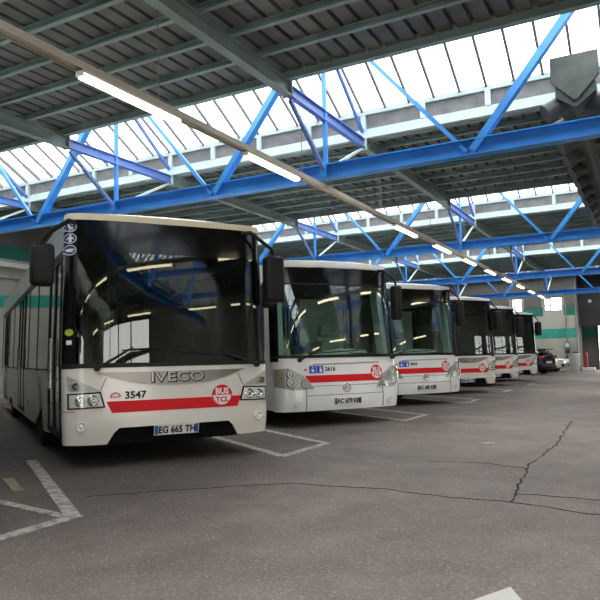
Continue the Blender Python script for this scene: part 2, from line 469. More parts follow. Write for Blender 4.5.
# trusses (things)
ORD = {10.9: 'nearest blue lattice roof truss crossing above the first bus', 20.8: 'second blue lattice roof truss from the camera, above the second bus',
       30.7: 'third blue lattice roof truss from the camera', 40.6: 'farthest blue lattice roof truss in front of the end wall'}
def truss(ty):
    r = empty('roof_truss', (0, ty, 4.5)); Z0 = -4.5
    key = round(ty, 1)
    tag(r, ORD.get(key, 'blue lattice roof truss beside the open gateways'), 'roof truss', 'blue roof trusses')
    bm = bmesh.new(); ibeam(bm, (XL, 0, .14), (XR, 0, .14), .22, .28, .022)
    finish(bm, 'bottom_chord', 'blue', r)
    bm = bmesh.new(); ibeam(bm, (XL, 0, 7.36+Z0), (XR, 0, 7.36+Z0), .14, .16)
    finish(bm, 'top_chord', 'blue', r)
    zt = 7.3+Z0; zb = .26
    for i, x in enumerate(RX):
        bm = bmesh.new(); bar(bm, (x, -.02, zb-.2), (x, -.02, zt), .07, .07); bx(bm, x-.06, x+.06, -.14, -.115, .02, .26)
        finish(bm, 'vertical', 'blue', r)
        # raking strut, ridge-to-gutter beam, hip and short strut
        bm = bmesh.new(); bar(bm, (x, -1.36, ZE-.3+Z0), (x, -.04, .12), .07, .06)
        finish(bm, 'raking_strut', 'violet', r)
        bm = bmesh.new(); ibeam(bm, (x, -1.43, ZE-.15+Z0), (x, 1.86, ZE-.15+Z0), .11, .20)
        finish(bm, 'tie_beam', 'violet', r)
        bm = bmesh.new(); bar(bm, (x, .04, zt), (x, 1.84, ZE+.1+Z0), .06, .07)
        finish(bm, 'hip_strut', 'violet', r)
        bm = bmesh.new(); bar(bm, (x, 1.8, ZE-.26+Z0), (x, .08, .22), .05, .05)
        bx(bm, x-.07, x+.07, 1.86, 1.9, ZE-.28+Z0, ZE+Z0)
        finish(bm, 'short_strut', 'pale', r)
        if i+1 < len(RX):
            xm = (x+RX[i+1])/2+.06
            bm = bmesh.new(); bar(bm, (xm-.05, -.03, .08), (x+.32, -.03, zt), .06, .07); finish(bm, 'diagonal', 'blue', r)
            bm = bmesh.new(); bar(bm, (xm+.05, -.03, .08), (RX[i+1]-.32, -.03, zt), 0, 0, [(-.075, -.06, -.06, .06), (.06, .075, -.06, .06), (-.06, .06, -.06, -.045)])
            finish(bm, 'diagonal', 'blue', r)
    return r
for ty in TY[1:]: truss(ty)

# walls
def wall(name, axis, pos, t, a0, a1, z1, holes, m, label=None):
    """rectangular wall with rectangular holes (a0,a1,z0,z1)"""
    us = sorted({a0, a1, *[h[0] for h in holes], *[h[1] for h in holes]}); zs = sorted({-.2, z1, *[h[2] for h in holes], *[h[3] for h in holes]})
    bm = bmesh.new()
    for i in range(len(us)-1):
        for j in range(len(zs)-1):
            cu, cz = (us[i]+us[i+1])/2, (zs[j]+zs[j+1])/2
            if any(h[0] < cu < h[1] and h[2] < cz < h[3] for h in holes): continue
            if axis == 'X': bx(bm, us[i], us[i+1], pos, pos+t, zs[j], zs[j+1])
            else: bx(bm, pos, pos+t, us[i], us[i+1], zs[j], zs[j+1])
    bmesh.ops.remove_doubles(bm, verts=bm.verts[:], dist=1e-4)
    return struct(finish(bm, name, m), label)

HT = 7.9
farw = [(-7.75, -7.05, 3.75, 4.62), (-5.78, -4.68, 3.72, 4.62), (-12.2, -10.0, 3.72, 4.62)]
ADDED_SIDEW = [(19.5, 21.6, 2.0, 3.7), (23.6, 25.4, 2.0, 3.7), (28.2, 30.2, 2.0, 3.7), (32.6, 34.4, 2.0, 3.7)]  # unseen windows added to put bright patches in the windscreens
wf = wall('wall_far', 'X', YF, .3, XL, -3.87, HT, farw, 'cream', 'cream end wall with two green stripes and high windows')
wl = wall('wall_left', 'Y', XL-.3, .3, YB, YR, HT, [], 'cream', 'cream side wall with green stripes behind the buses')
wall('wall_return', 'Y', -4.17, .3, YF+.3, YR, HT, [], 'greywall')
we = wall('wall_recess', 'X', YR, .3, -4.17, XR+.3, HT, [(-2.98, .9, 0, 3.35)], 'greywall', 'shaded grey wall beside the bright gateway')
wall('wall_right', 'Y', XR, .3, YB, YR, HT, [(-9.5, -2.3, 0, 5.2)]+ADDED_SIDEW, 'cream')
wall('wall_back', 'X', YB-.3, .3, XL-.3, XR+.3, HT, [(4.5, 9.5, 0, 4.6)], 'cream')
# ceiling over the recess
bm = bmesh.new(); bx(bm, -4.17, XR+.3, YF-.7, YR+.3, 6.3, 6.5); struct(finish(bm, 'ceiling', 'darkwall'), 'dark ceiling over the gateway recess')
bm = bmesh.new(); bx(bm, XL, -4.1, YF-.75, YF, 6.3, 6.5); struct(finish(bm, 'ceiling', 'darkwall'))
# dark sheet standing in for the deep shade above the gateway
bm = bmesh.new(); bx(bm, -3.86, XR, YF+1.6, YF+1.9, 2.75, 6.3); struct(finish(bm, 'trim_20', 'darkwall'), 'dark sheet painted for the shade above the gateway')
# painted stripes
def stripe(p, name, x0, x1, y0, y1, z0, z1, m):
    bm = bmesh.new(); bx(bm, x0, x1, y0, y1, z0, z1); return finish(bm, name, m, p)
stripe(wf, 'painted_stripe', XL, -3.88, YF-.006, YF-.001, 2.03, 2.62, 'teal')
for a, b in ((XL, -12.25), (-9.95, -7.8), (-7.0, -5.83), (-4.63, -3.88)):
    stripe(wf, 'painted_stripe', a, b, YF-.006, YF-.001, 3.42, 3.98, 'green')
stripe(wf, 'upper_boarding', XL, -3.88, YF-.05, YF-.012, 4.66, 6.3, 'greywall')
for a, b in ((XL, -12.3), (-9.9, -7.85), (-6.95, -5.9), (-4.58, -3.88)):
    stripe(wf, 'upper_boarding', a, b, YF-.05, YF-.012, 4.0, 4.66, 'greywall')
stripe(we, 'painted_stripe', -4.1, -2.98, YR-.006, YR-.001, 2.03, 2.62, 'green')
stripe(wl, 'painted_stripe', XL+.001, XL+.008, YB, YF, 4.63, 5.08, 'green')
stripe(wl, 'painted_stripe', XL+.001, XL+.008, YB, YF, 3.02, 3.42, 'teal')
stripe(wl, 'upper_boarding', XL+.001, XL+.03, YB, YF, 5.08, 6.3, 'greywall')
stripe(wl, 'wall_ledge', XL+.001, XL+.10, YB, YF, 3.98, 4.10, 'kerb')
stripe(wl, 'cable_tray', XL+.001, XL+.22, YB, YF, 4.34, 4.50, 'tray')
bm = bmesh.new(); bx(bm, XL, XL+.75, YB, YF-.1, 0, .16); struct(finish(bm, 'trim_21', 'kerb'), 'low concrete kerb along the side wall')
# windows of the end wall
for n, h in enumerate(farw):
    w = struct(empty('window_%d' % (10+n), ((h[0]+h[1])/2, YF, h[2])), 'small bright high window in the end wall')
    hw = (h[1]-h[0])/2; hh = h[3]-h[2]
    bm = bmesh.new(); bx(bm, -hw, hw, .12, .13, 0, hh); finish(bm, 'glass', 'glaze', w)
    bm = bmesh.new()
    for x in (-hw+.03, hw-.03): bx(bm, x-.03, x+.03, .08, .17, 0, hh)
    for z in (.03, hh-.03, hh*.42): bx(bm, -hw, hw, .08, .17, z-.025, z+.025)
    nm = 2 if hw > .5 else 1
    for k in range(1, nm): bx(bm, -hw*.3-.03, -hw*.3+.03, .08, .17, 0, hh)
    finish(bm, 'window_frame', 'panel', w)
for n, h in enumerate(ADDED_SIDEW):
    w = struct(empty('window_%d' % (20+n), (XR, (h[0]+h[1])/2, h[2])), 'unseen window added to the open-side wall for windscreen reflections')
    hw = (h[1]-h[0])/2; hh = h[3]-h[2]
    bm = bmesh.new(); bx(bm, .14, .15, -hw, hw, 0, hh); finish(bm, 'glass', 'glaze', w)
    bm = bmesh.new()
    for y in (-hw+.03, 0, hw-.03): bx(bm, .1, .2, y-.035, y+.035, 0, hh)
    for z in (.03, hh*.6, hh-.03): bx(bm, .1, .2, -hw, hw, z-.03, z+.03)
    finish(bm, 'window_frame', 'pipe', w)
d = struct(empty('door_2', (XR, -5.9, 0)), 'open side gateway with a steel transom frame')
bm = bmesh.new()
for y in (-3.55, -1.8, 0, 1.8, 3.55): bx(bm, .05, .17, y-.05, y+.05, 2.6 if abs(y) < 3 else 0, 5.2)
for z in (2.6, 3.9, 5.14): bx(bm, .05, .17, -3.6, 3.6, z-.06, z+.06)
finish(bm, 'door_frame', 'pipe', d)
# gateway frame
d = struct(empty('door_1', (-1.04, YR, 0)), 'open gateway to the bright yard')
bm = bmesh.new()
for x in (-1.94, 1.94): bx(bm, x-.06, x+.06, -.05, .1, 0, 3.4)
bx(bm, -1.94, 1.94, -.05, .1, 3.29, 3.41); finish(bm, 'door_frame', 'darkwall', d)

# light rails and lamps
LAMPS_OFF = {11.72}
def rail(X, y0, y1, lab, grp, starts):
    r = empty('lamp_rail', (X, y0, 4.325)); tag(r, lab, 'lamp rail')
    bm = bmesh.new(); L = y1-y0
    bar(bm, (0, 0, .05), (0, L, .05), 0, 0, [(-.06, .06, -.03, .03), (-.065, -.055, -.05, .035), (.055, .065, -.05, .035)])
    finish(bm, 'trunking', 'rail', r)
    y = 1.805 if y0 > 0 else 2.3
    while y < L:
        bm = bmesh.new(); top = ZE+.08-4.325
        tubem(bm, [(0, y, .08), (0, y, top)], .008, 6); finish(bm, 'hanger_rod', 'pipe', r); y += 3.825
    return r
def lamp(X, y, label, grp):
    l = empty('fluorescent_lamp', (X, y, 4.252)); tag(l, label, 'lamp', grp)
    bm = bmesh.new()
    bar(bm, (0, 0, .061), (0, 1.65, .061), 0, 0, [(-.054, .054, -.012, .012)])
    bx(bm, -.05, .05, -.02, 0.004, .01, .07); bx(bm, -.05, .05, 1.646, 1.67, .01, .07)
    finish(bm, 'lamp_tray', 'tray', l)
    bm = bmesh.new(); rbox(bm, -.05, .05, .006, 1.644, -.006, .05, .018, 2)
    finish(bm, 'diffuser', 'tube', l, 40)
    return l
rail(-5.25, .6, 43.0, 'long beige lamp rail receding over the bus fronts', None, None)
ys = [4.96+3.26*i for i in range(0, 12)]
names = ['nearest lit lamp on the beige rail, in front of the roof deck', 'second lit lamp on the beige rail, before the blue truss', None,
         'first lit lamp beyond the first blue truss on the rail', 'lit lamp on the rail just before the second blue truss']
for i, y in enumerate(ys):
    if i == 2: continue
    if i < 5: lamp(-5.25, y, names[i], 'lamps on the beige rail')
    else: lamp(-5.25, y, 'lit lamp in the far part of the beige rail, beyond the second blue truss', 'far lamps on the beige rail')
for X in (3.1, 10.4):
    rail(X, -9, 43.0, 'beige lamp rail over the open side, %s' % ('nearer the bus row' if X < 5 else 'nearer the gateways'), None, None)
    for i in range(11 if X < 5 else 8): lamp(X, -8.2+3.38*i, 'lit lamp on a rail over the open side of the hall', 'lamps over the open side')

# ventilation duct with nozzles, upper right
dv = empty('ventilation_duct', (-.86, 11.12, 5.15)); tag(dv, 'dark grey hanging air duct with angled nozzles beside the right edge', 'air duct')
bm = bmesh.new()
def vee(bm, y0, y1, w, zt, zs, zb):
    pr = [(-w, zt), (w, zt), (w, zs), (.03, zb), (-.03, zb), (-w, zs)]
    A = [bm.verts.new((x, y0, z)) for x, z in pr]; B = [bm.verts.new((x, y1, z)) for x, z in pr]
    bm.faces.new(A); bm.faces.new(B[::-1])
    for i in range(6): bm.faces.new((A[i], B[i], B[(i+1) % 6], A[(i+1) % 6]))
vee(bm, .05, 26, .30, .38, .18, -.02); finish(bm, 'duct_body', 'duct', dv)
bm = bmesh.new(); vee(bm, 0, .05, .36, .82, .42, .07); bmesh.ops.bevel(bm, geom=bm.edges[:], offset=.008, segments=2, affect='EDGES')
finish(bm, 'end_plate', 'duct', dv)
for i in range(24):
    for s in (-1, 1):
        y = .32+i*1.05+(0 if s < 0 else .1)
        bm = bmesh.new(); a = Vector((s*.10, y, .22)); b = Vector((s*.48, y-.14, -.02))
        tubem(bm, [a, a.lerp(b, .7), b, a.lerp(b, .96), a.lerp(b, .8)], [.145, .145, .155, .13, .12], 16)
        finish(bm, 'nozzle', 'ductdark', dv, 40)
for i in range(6):
    bm = bmesh.new(); y = .6+i*4.4
    bar(bm, (0, y, .36), (0, y, .66), .03, .03); finish(bm, 'hanger', 'pipe', dv)

# ------------------------------------------------------------------ buses
PC = [1.25*math.sin(R(a))**.62*s for a in (6, 14, 22, 30, 38, 46, 54, 61, 68, 74, 80, 85, 88) for s in (1, -1)]
VC = [.4, .55, .7, .85, 1.0, 1.15, 1.3, 1.6, 1.9, 2.2, 2.5, 2.7]

def lerp_tab(t, z):
    if z <= t[0][0]: return t[0][1]
    for (a, b), (c, d) in zip(t, t[1:]):
        if z <= c: return b+(d-b)*(z-a)/(c-a)
    return t[-1][1]

def make_bus(kind, label):
    U = kind == 'U'
    D, NN = (.27, 3.8) if U else (.36, 2.6)
    L = 12.0
    wt = [(.2, 1.23), (.5, 1.25), (1.15, 1.25), (2.9, 1.20)] if U else [(.2, 1.255), (.5, 1.275), (1.15, 1.27), (2.9, 1.22)]
    rk = [(.2, .05), (.45, 0), (1.1, .02), (1.2, .03), (2.9, .10)] if U else [(.2, .04), (.45, 0), (.65, .02), (1.15, .08), (2.9, .24)]
    W = lambda z: lerp_tab(wt, z)
    def f0(x, z):
        xn = max(-1, min(1, x/1.25)); pl = D*(1-(1-abs(xn)**NN)**(1/NN))
        return Vector((xn*W(z), pl+lerp_tab(rk, z), z))
    def front(x, z, d):
        p = f0(x, z); e = .004
        xa, xb = max(-1.249, x-e), min(1.249, x+e)
        n = (f0(xb, z)-f0(xa, z)).cross(f0(x, z+e)-f0(x, z-e))
        n.normalize()
        if n.y > 0: n = -n
        return p+n*d
    def side(s):
        def g(y, z, d):
            yy = y+lerp_tab(rk, z)*max(0, 1-(y-D)/1.2)
            return Vector((s*(W(z)+d), yy, z))
        return g
    wm = 'white' if U else 'white2'
    root = empty('city_bus'); tag(root, label, 'bus')
    def part(name, bm, m, p=root, smooth=30): return finish(bm, name, m, p, smooth)
    def fp(name, poly, off, th, m, p=root, cuts=True): return part(name, patch(poly, front, off, th, PC if cuts else [], VC if cuts else []), m, p)
    # --- body: front skirt, sides, roof, tail, underside in one mesh
    body = bmesh.new()
    zt = 1.15 if U else 1.19
    if U: low = [(-1.25, .28), (-.80, .275), (-.72, .40), (-.66, .455), (.66, .455), (.72, .40), (.80, .275), (1.25, .28), (1.25, zt), (.6, zt+.005), (-.6, zt+.005), (-1.25, zt)]
    else: low = [(-1.25, .27), (-.6, .275), (.6, .275), (1.25, .27), (1.25, zt), (.7, zt-.01), (-.7, zt-.01), (-1.25, zt)]
    merge(body, patch(low, front, 0, .05, PC, VC))
    capz = 2.845 if U else 2.80
    merge(body, patch([(-1.25, capz), (1.25, capz), (1.25, 2.89), (-1.25, 2.89)], front, 0, .05, PC, VC))
    # roof
    rows = []
    for j in range(0, 9):
        t = [0, .004, .012, .03, .08, .3, .6, .9, 1][j]
        row = []
        for i in range(25):
            xn = math.sin(math.pi/2*(i-12)/12); f = f0(xn*1.25, 2.89)
            y = f.y+(L-f.y)*t
            edge = 1-abs(xn)**8; rise = (1-(1-min(1, (y-f.y)/.2))**2)
            row.append(body.verts.new((f.x, y, 2.89+.045*edge*rise+.03*(1-xn*xn)*rise)))
        rows.append(row)
    for a, b in zip(rows, rows[1:]):
        for i in range(24): body.faces.new((a[i], a[i+1], b[i+1], b[i]))
    # sides: skirt with wheel arches, and cantrail
    WY = (2.72, 8.6)
    DO = ((.34, 1.52), (5.2, 6.4), (9.75, 10.85)) if U else ((.66, 1.76), (5.2, 6.4), (9.75, 10.85))
    for s in (-1, 1):
        sk = [(D, .28)] if s > 0 else [(DO[0][1]+.04, .30)]
        for wy in WY: sk += [(wy-.56, .28)] + [(wy-.56*math.cos(R(a)), .45+.56*math.sin(R(a))) for a in range(0, 181, 15)] + [(wy+.56, .28)]
        sk += [(L, .28), (L, 1.10), ((D if s > 0 else DO[0][1]+.04), 1.10)]
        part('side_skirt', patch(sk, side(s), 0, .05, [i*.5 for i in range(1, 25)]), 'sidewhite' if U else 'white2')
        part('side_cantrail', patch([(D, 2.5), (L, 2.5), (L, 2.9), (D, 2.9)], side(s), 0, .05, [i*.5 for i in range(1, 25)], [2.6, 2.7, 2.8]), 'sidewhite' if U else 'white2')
    bx(body, -1.2, 1.2, L-.02, L+.08, .4, 2.92)
    o = part('body', body, wm)
    # side paint is darkened to carry shade: skirt cover strip; underside
    bm = bmesh.new(); bx(bm, -1.15, 1.15, .62, L-.1, .29, .36); part('underbody', bm, 'under', smooth=None)
    # roof cap trim
    fp('roof_edge', [(-1.25, 2.835), (1.25, 2.835), (1.25, 2.91), (-1.25, 2.91)], .012, .05, 'cap' if U else 'cap2')
    # --- side glazing
    for s in (-1, 1):
        y = D+.02 if s > 0 else DO[0][1]+.05
        bm = patch([(D, 2.42), (L, 2.42), (L, 2.52), (D, 2.52)], side(s), .004, .02, [i for i in range(1, 12)]); part('window_rail', bm, 'black')
        while y < L-.4:
            y1 = min(y+1.42, L-.05)
            if s < 0:
                for a, b in DO[1:]:
                    if y < b and y1 > a: y1 = a if y < a-.2 else b; skip = y >= a-.2
                for a, b in DO[1:]:
                    if abs(y-a) < .02 or (a-.2 < y < b): y = b+.02; y1 = min(y+1.42, L-.05)
            w_ = part('side_window', patch([(y+.03, 1.12), (y1-.03, 1.12), (y1-.03, 2.42), (y+.03, 2.42)], side(s), -.004, .012, [], [1.15]), 'sideglass')
            part('window_post', patch([(y1-.05, 1.08), (y1+.05, 1.08), (y1+.05, 2.45), (y1-.05, 2.45)], side(s), .002, .04), 'black')
            y = y1
    if not U: part('door_pillar', patch([(D+.05, .29), (.64, .29), (.64, 2.5), (D+.05, 2.5)], side(-1), .002, .05, [.5], [.5, .8, 1.1, 1.15, 1.6, 2.0]), wm)
    # doors, kerb side
    for a, b in DO:
        dm = part('door', patch([[(a, .34), (a+.06, .34), (a+.06, 2.45), (a, 2.45)], [(b-.06, .34), (b, .34), (b, 2.45), (b-.06, 2.45)],
                  [((a+b)/2-.05, .34), ((a+b)/2+.05, .34), ((a+b)/2+.05, 2.45), ((a+b)/2-.05, 2.45)],
                  [(a, 2.38), (b, 2.38), (b, 2.45), (a, 2.45)], [(a, .34), (b, .34), (b, .42), (a, .42)]], side(-1), .012, .04, [], [1.15, 1.6, 2.0]), 'black')
        part('door_glass', patch([(a+.05, .40), (b-.05, .40), (b-.05, 2.4), (a+.05, 2.4)], side(-1), -.002, .012, [], [1.15]), 'sideglass', dm)
        bm = bmesh.new()
        for q in (-.09, .09):
            p0 = side(-1)((a+b)/2+q, .9, .05); p1 = side(-1)((a+b)/2+q, 1.5, .05); tubem(bm, [p0, p1], .014, 6)
        part('door_handle', bm, 'chrome', dm)
        part('door_sticker', patch([[(a+.15+k, z), (a+.30+k, z), (a+.30+k, z+.13), (a+.15+k, z+.13)] for k in (0, .55) for z in (.86, 1.03)], side(-1), .003, .006), 'discw', dm)
    # reflector strip / side markers
    part('side_marker', patch([[(y, .55), (y+.1, .55), (y+.1, .60), (y, .60)] for y in (1.9, 4.2, 7.2)], side(-1), .01, .02), 'amber')
    # wheels
    for wy in WY:
        for s in (-1, 1):
            bm = bmesh.new(); c = (s*1.08, wy, .47)
            lathe(bm, [(.2, -.13), (.40, -.14), (.455, -.12), (.47, -.08), (.47, .08), (.455, .12), (.40, .14), (.29, .135), (.28, .10)], c, 'X', 32)
            w = part('wheel', bm, 'rubber')
            bm = bmesh.new(); lathe(bm, [(.285, s*.04), (.29, s*.125), (.25, s*.11), (.14, s*.06), (.13, s*.115), (.02, s*.125)], c, 'X', 28)
            for k in range(10):
                t = 2*math.pi*k/10; tubem(bm, [(c[0]+s*.05, c[1]+.18*math.cos(t), c[2]+.18*math.sin(t)), (c[0]+s*.10, c[1]+.18*math.cos(t), c[2]+.18*math.sin(t))], .016, 6)
            part('wheel_hub', bm, 'wheelm', w)
    # --- windscreen
    wb = 1.165 if U else 1.22; wtop = 2.47 if U else 2.50
    ws = fp('windscreen', [(-1.13, wb), (1.13, wb), (1.13, wtop), (-1.13, wtop)] if U else [(-1.19, wb-.005), (-.7, wb-.015), (.7, wb-.015), (1.19, wb-.005), (1.19, wtop), (-1.19, wtop)], -.006, .008, 'ws' if U else 'ws2')
    e = 1.13 if U else 1.19
    for s in (-1, 1):
        fp('corner_pillar', [(s*e, 1.13), (s*1.25, 1.13), (s*1.25, 2.85), (s*e, 2.85)], .004, .05, 'blackg')
        part('corner_glass', patch([(D, 1.13), (D+.05 if s < 0 else D+.35, 1.13), (D+.05 if s < 0 else D+.35, 2.85), (D, 2.85)], side(s), .004, .03, [], VC), 'blackg')
    fp('windscreen_seal', [(-1.25, wb-.03), (1.25, wb-.03), (1.25, wb+.02), (-1.25, wb+.02)], .008, .03, 'black')
    hd = fp('destination_panel', [(-1.13 if U else -1.19, wtop), (1.13 if U else 1.19, wtop), (1.13 if U else 1.19, 2.85), (-1.13 if U else -1.19, 2.85)] if U else
            [(-1.19, wtop), (1.19, wtop), (1.19, 2.81), (-1.19, 2.81)], .0, .02, 'header')
    if not U: fp('panel_seam', [(-1.18, wtop-.012), (1.18, wtop-.012), (1.18, wtop+.012), (-1.18, wtop+.012)], .004, .02, 'black', hd)
    # --- interior
    it = part('interior', (lambda b: (bx(b, -1.16, 1.16, 1.0, L-.1, .37, .42), bx(b, -1.14, 1.14, L-.6, L-.1, .4, 2.6), bx(b, -1.1, 1.1, .7, L-.1, 2.62, 2.70), b)[-1])(bmesh.new()), 'intdark', smooth=None)
    dashm = 'dash' if U else 'dash2'
    bm = patch([(-1.2, wb-.22), (1.2, wb-.22), (1.2, wb-.03), (-1.2, wb-.03)], front, -.07, .42, PC); da = part('dashboard', bm, dashm)
    bm = bmesh.new(); rbox(bm, .15, 1.0, .62, .95, .95, 1.26, .05); part('instrument_binnacle', bm, dashm, da)
    bm = bmesh.new()
    mx = Matrix.Translation((.58, 1.02, 1.24)) @ Matrix.Rotation(R(-28), 4, 'X')
    b2 = bmesh.new(); n1, n2 = 28, 8; ring = []
    for i in range(n1):
        t = 2*math.pi*i/n1
        ring.append([b2.verts.new(((.23+.017*math.cos(2*math.pi*k/n2))*math.cos(t), (.23+.017*math.cos(2*math.pi*k/n2))*math.sin(t), .017*math.sin(2*math.pi*k/n2))) for k in range(n2)])
    for i in range(n1):
        for k in range(n2): b2.faces.new((ring[i][k], ring[(i+1) % n1][k], ring[(i+1) % n1][(k+1) % n2], ring[i][(k+1) % n2]))
    for t in (0, 120, 240): bar(b2, (0, 0, 0), (.23*math.cos(R(t+90)), .23*math.sin(R(t+90)), 0), .03, .02)
    tubem(b2, [(0, 0, 0), (0, .0, -.35)], .03, 10)
    merge(bm, b2, mx); part('steering_wheel', bm, 'black')
    bm = bmesh.new(); rbox(bm, .34, .82, 1.3, 1.75, .85, .98, .04); rbox(bm, .36, .80, 1.70, 1.82, .95, 1.62, .05); rbox(bm, .46, .70, 1.72, 1.81, 1.64, 1.86, .04); bx(bm, .5, .66, 1.4, 1.65, .4, .86)
    part('driver_seat', bm, 'seat' if U else 'trimint')
    bm = bmesh.new(); bx(bm, .12, .15, 1.1, 2.0, .42, 1.5); bx(bm, .12, 1.15, 2.0, 2.04, .42, 2.4); part('driver_partition', bm, 'intdark' if U else 'trimint', smooth=None)
    for k in range(5):
        for sx in (-1, 1):
            if sx < 0 and 5.0 < 2.6+k*1.2 < 6.5: continue
            for x0 in (.22, .68):
                xa, xb = (sx*x0, sx*(x0+.42)) if sx > 0 else (sx*(x0+.42), sx*x0)
                y = 2.7+k*1.2; bm = bmesh.new(); rbox(bm, xa, xb, y, y+.42, .82, .90, .03, 2); rbox(bm, xa, xb, y+.38, y+.45, .9, 1.48, .03, 2); bx(bm, (xa+xb)/2-.04, (xa+xb)/2+.04, y+.15, y+.25, .42, .83); part('passenger_seat', bm, 'seat')
    for (x, y) in ((-.35, 1.7), (-.2, 2.5), (.2, 3.7), (-.2, 4.9), (.2, 6.1), (-.55, 1.15)):
        bm = bmesh.new(); tubem(bm, [(x, y, .42), (x, y, 2.62)], .018, 8); part('grab_pole', bm, 'pole')
    for x in (-.3, .3):
        bm = bmesh.new(); tubem(bm, [(x, 2.2, 2.3), (x, 9, 2.3)], .016, 8); part('ceiling_rail', bm, 'pole')
    if not U:
        for s in (-1, 1):
            bm = bmesh.new(); bar(bm, (s*1.10, .48, 1.2), (s*1.06, .66, 2.6), .10, .22); part('pillar_trim', bm, 'trimint')
        bm = patch([(-1.1, 1.20), (1.1, 1.20), (1.0, 1.36), (.2, 1.40), (-.2, 1.30), (-1.0, 1.28)], front, -.50, .06, PC); part('dashboard_top', bm, dashm, da)
    # --- wipers
    def wiper(a, k, b0, b1):
        P = lambda q, d=.03: front(q[0], q[1], d)
        bm = bmesh.new()
        lathe(bm, [(.035, -.03), (.035, .02), (.02, .035)], P(a), 'Y', 12)
        tubem(bm, [P(a, .045), P(((a[0]+k[0])/2, (a[1]+k[1])/2), .05), P(k, .04)], [.017, .014, .009], 8)
        w = part('wiper', bm, 'black')
        bm = bmesh.new(); n = 8
        tubem(bm, [P((b0[0]+(b1[0]-b0[0])*i/n, b0[1]+(b1[1]-b0[1])*i/n), .02) for i in range(n+1)], .011, 6)
        part('wiper_blade', bm, 'black', w)
    if U:
        wiper((-.90, 1.13), (-.50, 1.36), (-.62, 1.33), (.16, 1.37)); wiper((1.05, 1.13), (.62, 1.27), (.75, 1.24), (-.02, 1.32))
    else:
        wiper((-.86, 1.15), (-.52, 1.31), (-.70, 1.26), (.3, 1.31)); wiper((1.08, 1.17), (.70, 1.24), (.95, 1.22), (.1, 1.26))
    # --- mirrors
    def mirror(s, x0, x1, z0, z1, yc):
        bm = bmesh.new(); rbox(bm, min(s*x0, s*x1), max(s*x0, s*x1), yc-.10, yc+.09, z0, z1, .055, 4)
        m_ = part('mirror', bm, 'black')
        bm = bmesh.new(); bx(bm, min(s*x0, s*x1)+.03, max(s*x0, s*x1)-.03, yc+.088, yc+.096, z0+.05, z1-.05); part('mirror_glass', bm, 'chrome', m_, None)
        bm = bmesh.new(); p = front(s*(1.16 if x0 > 1.2 else .95), 2.80, .0); xm = s*(x0+x1)/2
        tubem(bm, [p, (p.x+s*.08, p.y-.10, 2.80), (xm-s*.04, yc-.02, z1+.10), (xm, yc, z1+.04), (xm, yc, z1-.03)], [.028, .026, .024, .024, .03], 10)
        part('mirror_arm', bm, 'black', m_)
    if U: mirror(-1, 1.36, 1.61, 2.04, 2.51, .02); mirror(1, 1.20, 1.46, 1.92, 2.52, .08)
    else: mirror(-1, 1.36, 1.56, 2.05, 2.5, .12); mirror(1, 1.03, 1.21, 1.86, 2.50, .02)
    # --- front furniture
    def lampset(name, x, z, r, p, m='lampwhite'):
        c = front(x, z, .014); bm = bmesh.new()
        lathe(bm, [(r, .02), (r, -.012), (r*.86, -.016), (r*.80, -.004), (r*.42, .006), (r*.40, -.012), (r*.2, -.02)], c, 'Y', 24)
        return part(name, bm, m, p)
    mir = lambda poly, s: [(s*x, z) for x, z in poly]
    if U:
        fp('bumper_intake', [(-.86, .25), (.86, .25), (.80, .50), (-.80, .50)], -.055, .02, 'under')
        for s in (-1, 1):
            hl = fp('headlight', mir([(1.205, .855), (.86, .868), (.81, .690), (1.20, .680)], s), .010, .03, 'blackg')
            fp('headlight_reflector', mir([(1.185, .838), (.875, .850), (.835, .706), (1.18, .697)], s), .014, .01, 'lampwhite', hl)
            lampset('lamp_bowl', s*1.08, .765, .058, hl, 'chrome'); lampset('lamp_bowl', s*.945, .772, .062, hl, 'chrome')
            fp('headlight_lens', mir([(1.185, .838), (.875, .850), (.835, .706), (1.18, .697)], s), .045, .004, 'lens', hl)
            il = fp('indicator', mir([(1.21, 1.05), (1.195, .885), (.86, .878)], s), .008, .03, 'lampgrey'); lampset('indicator_lamp', s*1.125, .935, .04, il, 'dchrome')
            fl = lampset('fog_lamp', s*1.07, .49, .055, root, 'lampwhite')
            fp('panel_seam', mir([(1.25, .655), (1.13, .655), (1.13, .648), (1.25, .648)], s), .004, .008, 'seam')
            fp('panel_seam', mir([(.865, .89), (.80, 1.03), (.792, 1.03), (.857, .886)], s), .004, .008, 'seam')
        g = fp('grille', [(-.90, 1.085), (-.5, 1.08), (0, 1.078), (.5, 1.08), (.90, 1.085), (.62, .99), (.42, .945), (.2, .925), (0, .92), (-.2, .925), (-.42, .945), (-.62, .99)], .012, .03, 'dchrome')
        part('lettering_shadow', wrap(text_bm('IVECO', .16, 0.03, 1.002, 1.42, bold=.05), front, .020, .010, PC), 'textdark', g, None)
        part('grille_lettering', wrap(text_bm('IVECO', .16, 0.02, 1.008, 1.42, bold=0), front, .034, .012, PC), 'lampgrey', g, None)
        fp('red_stripe', [(-.80, .755), (-.74, .625), (.78, .625), (.83, .755)], .004, .006, 'red')
        tx, tz = .575, .77
    else:
        for s in (-1, 1):
            hp = [(1.245, 1.00), (1.06, 1.015), (.80, .875), (.63, .655), (.98, .635), (1.24, .70)]
            hl = fp('headlight', mir(hp, s), .012, .03, 'lampgrey')
            for (x, z, r) in ((1.02, .915, .072), (1.03, .775, .075), (.80, .74, .062)): lampset('lamp_rim', s*x, z, r*1.12, hl, 'seam'); lampset('lamp_bowl', s*x, z, r*.98, hl, 'lampwhite').location.y = -.006
            lampset('side_light', s*1.17, .93, .045, hl, 'amber')
            fp('headlight_lens', mir(hp, s), .048, .004, 'lens', hl)
            lampset('fog_lamp', s*.93, .40, .055, root, 'lampwhite')
            fp('panel_seam', mir([(.765, .64), (.777, .64), (.79, .28), (.778, .28)], s), .004, .008, 'seam')
